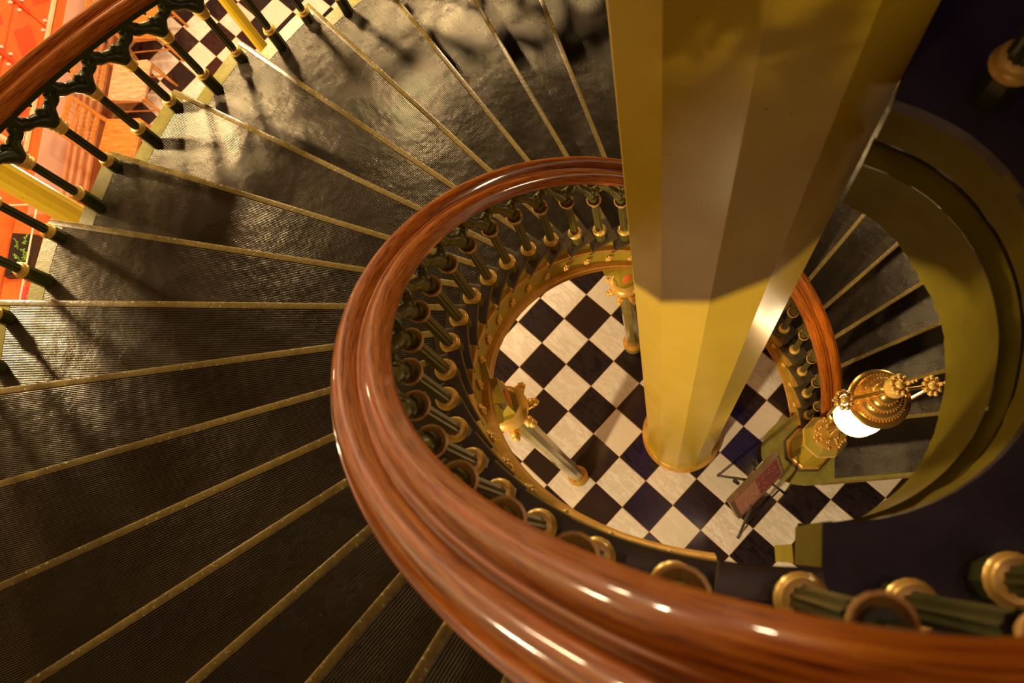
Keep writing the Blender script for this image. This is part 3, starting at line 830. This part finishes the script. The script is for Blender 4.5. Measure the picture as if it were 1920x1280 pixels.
# ------------------------------------------------------------------ slender columns under the inner string
def small_column(x, y, ztop, ang, label):
    t = thing('support_column', label, 'column', (x, y, 0), ang, 'slender columns under the inner string')
    MB().lathe([(0.078, 0), (0.078, 0.10), (0.072, 0.115)], 16).build('pedestal', IRONPAINT, t, True)
    MB().lathe([(0.060, 0.112), (0.078, 0.116), (0.084, 0.128), (0.078, 0.142), (0.064, 0.150), (0.056, 0.165)], 24).build('base_ring', GOLDPAINT, t, True)
    zc = ztop - 0.44
    MB().lathe([(0.054, 0.15), (0.050, zc)], 20, flute=0.05).build('shaft', paint('shaft_olive', (0.36, 0.29, 0.06), (0.28, 0.22, 0.04), 0.22, coat=0.5, ns=10) if 'so' not in MATS else MATS['so'], t, True, 25)
    MB().lathe([(0.050, zc - 0.01), (0.062, zc + 0.01), (0.090, zc + 0.035), (0.102, zc + 0.060), (0.098, zc + 0.085), (0.070, zc + 0.10), (0.05, zc + 0.10)], 24).build('capital_ring', GOLD, t, True, 60)
    for i in range(8):
        a = 2 * PI * i / 8
        lv = MB()
        for q, (rr, zz, s) in enumerate(((0.062, -0.04, 0.018), (0.082, -0.018, 0.024), (0.104, 0.0, 0.028), (0.124, 0.002, 0.022), (0.130, -0.014, 0.014))):
            lv.sphere((rr * math.cos(a), rr * math.sin(a), zc + zz), (s, s, s * 0.8), 6, 4)
        lv.build('capital_leaf', GOLD, t, True, 80)
    MB().lathe([(0.050, zc + 0.10), (0.062, zc + 0.14), (0.075, zc + 0.16)], 8, phase=PI / 8).build('neck', OLIVE, t)
    bl = MB().box((0.004, 0, ztop - 0.15), (0.10, 0.105, 0.30)).build('bracket_block', OLIVE, t)
    MB().sphere((-0.047, 0, ztop - 0.17), (0.007, 0.034, 0.080), 12, 8).build('orange_medallion', ORANGE, bl, True)
    sb = MB()
    for s in (-1, 1):
        sb.prism([(-0.05, 0), (0.05, 0), (0.05, 0.016), (-0.05, 0.016)], 0, 0.01)
    m = MB()
    for s in (-1, 1):
        poly = [(s * 0.050, ztop), (s * 0.13, ztop), (s * 0.115, ztop - 0.04), (s * 0.075, ztop - 0.08), (s * 0.050, ztop - 0.16)]
        vs = [(x_, p[0], p[1]) for x_ in (-0.02, 0.03) for p in poly]
        nn = len(poly)
        m.add(vs, [tuple(range(nn)), tuple(range(nn, 2 * nn))[::-1]] + [(i, (i + 1) % nn, nn + (i + 1) % nn, nn + i) for i in range(nn)])
    m.build('side_bracket', OLIVE, t, fix=True)
    return t
MATS = {'so': paint('shaft_olive', (0.36, 0.29, 0.06), (0.28, 0.22, 0.04), 0.22, coat=0.5, ns=10)}
for (x, y, lab) in ((-0.303, 0.878, 'slender fluted column with gilt leaf capital just behind the big central column'),
                    (-0.883, -0.190, 'slender fluted column with gilt leaf capital beneath the curving mahogany handrail')):
    a = math.atan2(y, x) % (2 * PI)
    small_column(x, y, helix_z(a) - 0.50, a, lab)

# hall columns outside the flight
def hall_column(x, y, r, label):
    t = thing('hall_column', label, 'column', (x, y, 0), 0, 'plain columns in the hall')
    MB().lathe([(r * 1.5, 0), (r * 1.5, 0.12), (r * 1.2, 0.16)], 20).build('base', OLIVE, t, True)
    MB().lathe([(r, 0.15), (r * 0.96, 7.5)], 24, flute=0.05).build('shaft', COLPAINT, t, True, 30)
    return t
hall_column(-3.66, 1.50, 0.080, 'thick olive-gold round column outside the outer string by the acrylic case')
hall_column(-2.72, 2.99, 0.042, 'thin olive-gold column standing beyond the outer string before the chequered floor')

# ------------------------------------------------------------------ newel post with lamp
nw = thing('newel_lamp_post', 'octagonal olive and gilt newel post carrying a lit opal globe lamp with brass cap', 'lamp', (NEW[0], NEW[1], z1))
A8 = math.radians(-5 + 22.5)
H0 = 0
MB().lathe([(0.185, 0.0), (0.185, 0.05), (0.165, 0.07)], 8, phase=A8).build('plinth', DARKPLATE, nw)
MB().lathe([(0.168, 0.07), (0.172, 0.085), (0.160, 0.105), (0.150, 0.11)], 8, phase=A8).build('plinth_moulding', GOLDPAINT, nw)
ped = MB().lathe([(0.145, 0.10), (0.112, 0.72)], 8, phase=A8).build('pedestal', OLIVE, nw)
for i in range(8):
    a = A8 + PI / 8 + i * PI / 4
    ap0, ap1 = 0.145 * math.cos(PI / 8), 0.112 * math.cos(PI / 8)
    def F(u, w, d=0.0):
        ap = ap0 + (ap1 - ap0) * w + d
        hw = ap * math.tan(PI / 8) * u
        return (ap * math.cos(a) - hw * math.sin(a), ap * math.sin(a) + hw * math.cos(a), 0.10 + 0.62 * w)
    m = MB()
    q = [F(-0.74, 0.08, 0.0), F(0.74, 0.08, 0.0), F(0.74, 0.92, 0.0), F(-0.74, 0.92, 0.0)]
    q2 = [F(-0.70, 0.10, 0.006), F(0.70, 0.10, 0.006), F(0.70, 0.90, 0.006), F(-0.70, 0.90, 0.006)]
    m.add(q + q2, [(0, 1, 5, 4), (1, 2, 6, 5), (2, 3, 7, 6), (3, 0, 4, 7), (4, 5, 6, 7)])
    m.build('panel', COLPAINT, ped)
    m = MB()
    c4 = [F(-0.78, 0.05, 0.004), F(0.78, 0.05, 0.004), F(0.78, 0.95, 0.004), F(-0.78, 0.95, 0.004)]
    m.tube([c4[0], c4[1]], 0.0035, 5)
    m.build('panel_beading', GOLDPAINT, ped)
MB().lathe([(0.112, 0.71), (0.150, 0.735), (0.155, 0.755), (0.148, 0.765)], 8, phase=A8).build('cap_moulding', GOLD, nw)
MB().lathe([(0.146, 0.763), (0.150, 0.80), (0.130, 0.90), (0.115, 0.93)], 8, phase=A8).build('cap', OLIVE, nw)
m = MB().lathe([(0.095, 0.925), (0.112, 0.94), (0.112, 0.955), (0.09, 0.965), (0.05, 0.97)], 24)
m.build('cap_disc', GOLDPAINT, nw, True)
m = MB()
for i in range(46):
    a = random.uniform(0, 6.28); r = random.uniform(0.045, 0.108)
    m.sphere((r * math.cos(a), r * math.sin(a), 0.962 + 0.004 * random.random()), (0.010, 0.012, 0.009), 6, 4)
o = m.build('cap_foliage', GOLD, nw, True, 80); o['kind'] = 'stuff'
ZG = 1.89
ZC = 2.13
MB().box((0, 0, 1.05), (0.05, 0.05, 0.20), rz=0.4).build('lamp_stem', OLIVE, nw)
MB().lathe([(0.045, 1.12), (0.05, 1.16), (0.022, 1.20), (0.018, 1.55), (0.03, 1.62), (0.09, 1.70), (0.130, 1.75), (0.135, 1.78), (0.125, 1.78), (0.06, 1.735), (0.01, 1.735)], 28).build('gallery_dish', BRASS, nw, True, 50)
MB().sphere((0, 0, ZG), (0.138, 0.138, 0.148), 32, 18).build('globe', GLOBE, nw, True, 80)
MB().lathe([(0.1245, ZC + 0.155), (0.1560, ZC + 0.160), (0.1594, ZC + 0.168), (0.1477, ZC + 0.178), (0.1286, ZC + 0.182), (0.1245, ZC + 0.20), (0.1162, ZC + 0.235), (0.0979, ZC + 0.265),
            (0.0896, ZC + 0.272), (0.0863, ZC + 0.29), (0.0714, ZC + 0.315), (0.0614, ZC + 0.322), (0.0581, ZC + 0.34), (0.0398, ZC + 0.365), (0.0299, ZC + 0.372), (0.0266, ZC + 0.45), (0.0166, ZC + 0.46)], 40).build('brass_cap', BRASS, nw, True, 30)
m = MB()
for ring, zz, s in ((0.126, 0.205, 0.0055), (0.092, 0.275, 0.005), (0.063, 0.326, 0.0045)):
    nn = int(ring * 2 * PI / 0.016)
    for i in range(nn):
        a = 2 * PI * i / nn
        m.sphere((ring * math.cos(a), ring * math.sin(a), ZC + zz), s, 5, 4)
o = m.build('bead_rows', BRASS, nw, True, 80); o['kind'] = 'stuff'
MB().lathe([(0.03, ZC + 0.44), (0.052, ZC + 0.47), (0.055, ZC + 0.50), (0.04, ZC + 0.53), (0.018, ZC + 0.55)], 20).build('top_coronet', GOLD, nw, True, 60)
AA = math.radians(3)
def leaf_cluster(cx, cz, sgn, name='arm_rosette'):
    m = MB()
    for i in range(9):
        a = 2 * PI * i / 9
        m.sphere((cx + 0.036 * math.cos(a), 0.042 * math.sin(a), cz), (0.016, 0.016, 0.018), 6, 4)
    m.sphere((cx, 0, cz + 0.005), 0.026, 7, 5)
    for i in range(4):
        m.sphere((cx + sgn * (0.028 + 0.012 * i), 0.0, cz + 0.018 * i), 0.012 - 0.001 * i, 6, 4)
    o = m.build(name, GOLD, nw, True, 80); o.rotation_euler = (0, 0, AA)
    return o
for s in (-1, 1):
    t = MB().tube([(s * 0.145, 0, ZG - 0.14), (s * 0.200, 0, ZG + 0.08), (s * 0.225, 0, ZC + 0.26), (s * 0.21, 0, ZC + 0.34)], 0.0095, 8).build('side_arm', BRASS, nw, True)
    t.rotation_euler = (0, 0, AA)
    t = MB().tube([(s * 0.21, 0, ZC + 0.34), (s * 0.12, 0, ZC + 0.36), (s * 0.03, 0, ZC + 0.41)], 0.009, 8).build('top_arm', BRASS, nw, True)
    t.rotation_euler = (0, 0, AA)
    leaf_cluster(s * 0.215, ZC + 0.345, s)
leaf_cluster(0.0, ZC + 0.56, 1, 'finial_leaves')

# ------------------------------------------------------------------ easel with framed sign
bx = Vector((0.476, -0.519, 0.70)); tp = Vector((0.4185, -0.405, 1.10))
eu = Vector((0.368, 0.297, 0)).normalized()
ev = (tp - bx); ev = (ev - eu * ev.dot(eu)); hgt = ev.length; ev = ev.normalized()
en = eu.cross(ev).normalized()
if en.z < 0: en = -en
WID = 0.475
sg = thing('framed_sign', 'small framed red and salmon notice resting on a black tripod easel', 'sign')
MM = Matrix((eu, ev, en)).transposed()
def E(u, v, w): return bx + eu * u + ev * v + en * w
def ebox(u0, u1, v0, v1, w0, w1):
    vs = [E(*p) for p in ((u0, v0, w0), (u1, v0, w0), (u1, v1, w0), (u0, v1, w0), (u0, v0, w1), (u1, v0, w1), (u1, v1, w1), (u0, v1, w1))]
    return vs, [(0, 3, 2, 1), (4, 5, 6, 7), (0, 1, 5, 4), (1, 2, 6, 5), (2, 3, 7, 6), (3, 0, 4, 7)]
h = WID / 2
for (a, b, c_, d) in ((-h, h, 0, 0.014), (-h, h, hgt - 0.014, hgt), (-h, -h + 0.014, 0.014, hgt - 0.014), (h - 0.014, h, 0.014, hgt - 0.014)):
    MB().add(*ebox(a, b, c_, d, -0.035, 0.006)).build('frame_bar', FRAMEM, sg, fix=True)
MB().add(*ebox(-h + 0.014, h - 0.014, 0.014, hgt - 0.014, -0.03, -0.002)).build('back_panel', BLACKM, sg, fix=True)
MB().add(*ebox(-h + 0.014, h - 0.014, 0.014, hgt - 0.014, -0.002, 0.0005)).build('print_border', SALMON, sg, fix=True)
MB().add(*ebox(0.0, h - 0.03, 0.03, hgt - 0.05, 0.0, 0.0015)).build('crimson_print', CRIMSON, sg, fix=True)
m = MB()
for i in range(34):
    u = random.uniform(-h + 0.05, h - 0.05); v = random.uniform(0.08, hgt - 0.08)
    v = round(v / 0.045) * 0.045
    m.add(*ebox(u, u + 0.012, v, v + 0.009, 0.001, 0.0022))
m.build('lettering', PALEINK, sg, fix=True)
es = thing('sign_easel', 'black metal tripod easel on the chequered floor holding the framed sign', 'easel')
top = E(0, hgt + 0.10, -0.06)
MB().tube([E(-0.12, -0.03, 0.0), (0.330, -0.790, 0.012)], 0.010, 8).build('leg', BLACKM, es, True)
MB().tube([E(0.12, -0.03, 0.0), (0.741, -0.485, 0.012)], 0.010, 8).build('leg', BLACKM, es, True)
MB().tube([E(0, 0.25, -0.05), (0.248, -0.293, 0.012)], 0.010, 8).build('leg', BLACKM, es, True)
for (p, q) in ((E(-0.12, -0.03, 0.0), E(-0.05, hgt, -0.045)), (E(0.12, -0.03, 0.0), E(0.05, hgt, -0.045))):
    MB().tube([p, q], 0.009, 8).build('upright', BLACKM, es, True)
MB().tube([E(-0.22, -0.012, -0.01), E(0.22, -0.012, -0.01)], 0.009, 8).build('ledge', BLACKM, es, True)
MB().tube([(0.375, -0.70, 0.32), (0.66, -0.47, 0.32)], 0.007, 8).build('cross_brace', BLACKM, es, True)
MB().tube([E(-0.10, hgt + 0.01, -0.05), E(-0.11, hgt + 0.075, -0.06)], [0.012, 0.016], 8).build('clip', BLACKM, es, True)
MB().tube([E(0.07, hgt + 0.01, -0.05), E(0.07, hgt + 0.05, -0.06)], [0.012, 0.016], 8).build('clip', BLACKM, es, True)
for (x, y) in ((0.330, -0.790), (0.741, -0.485), (0.248, -0.293)): MB().sphere((x, y, 0.013), 0.014, 8, 6).build('rubber_foot', BLACKM, es, True)
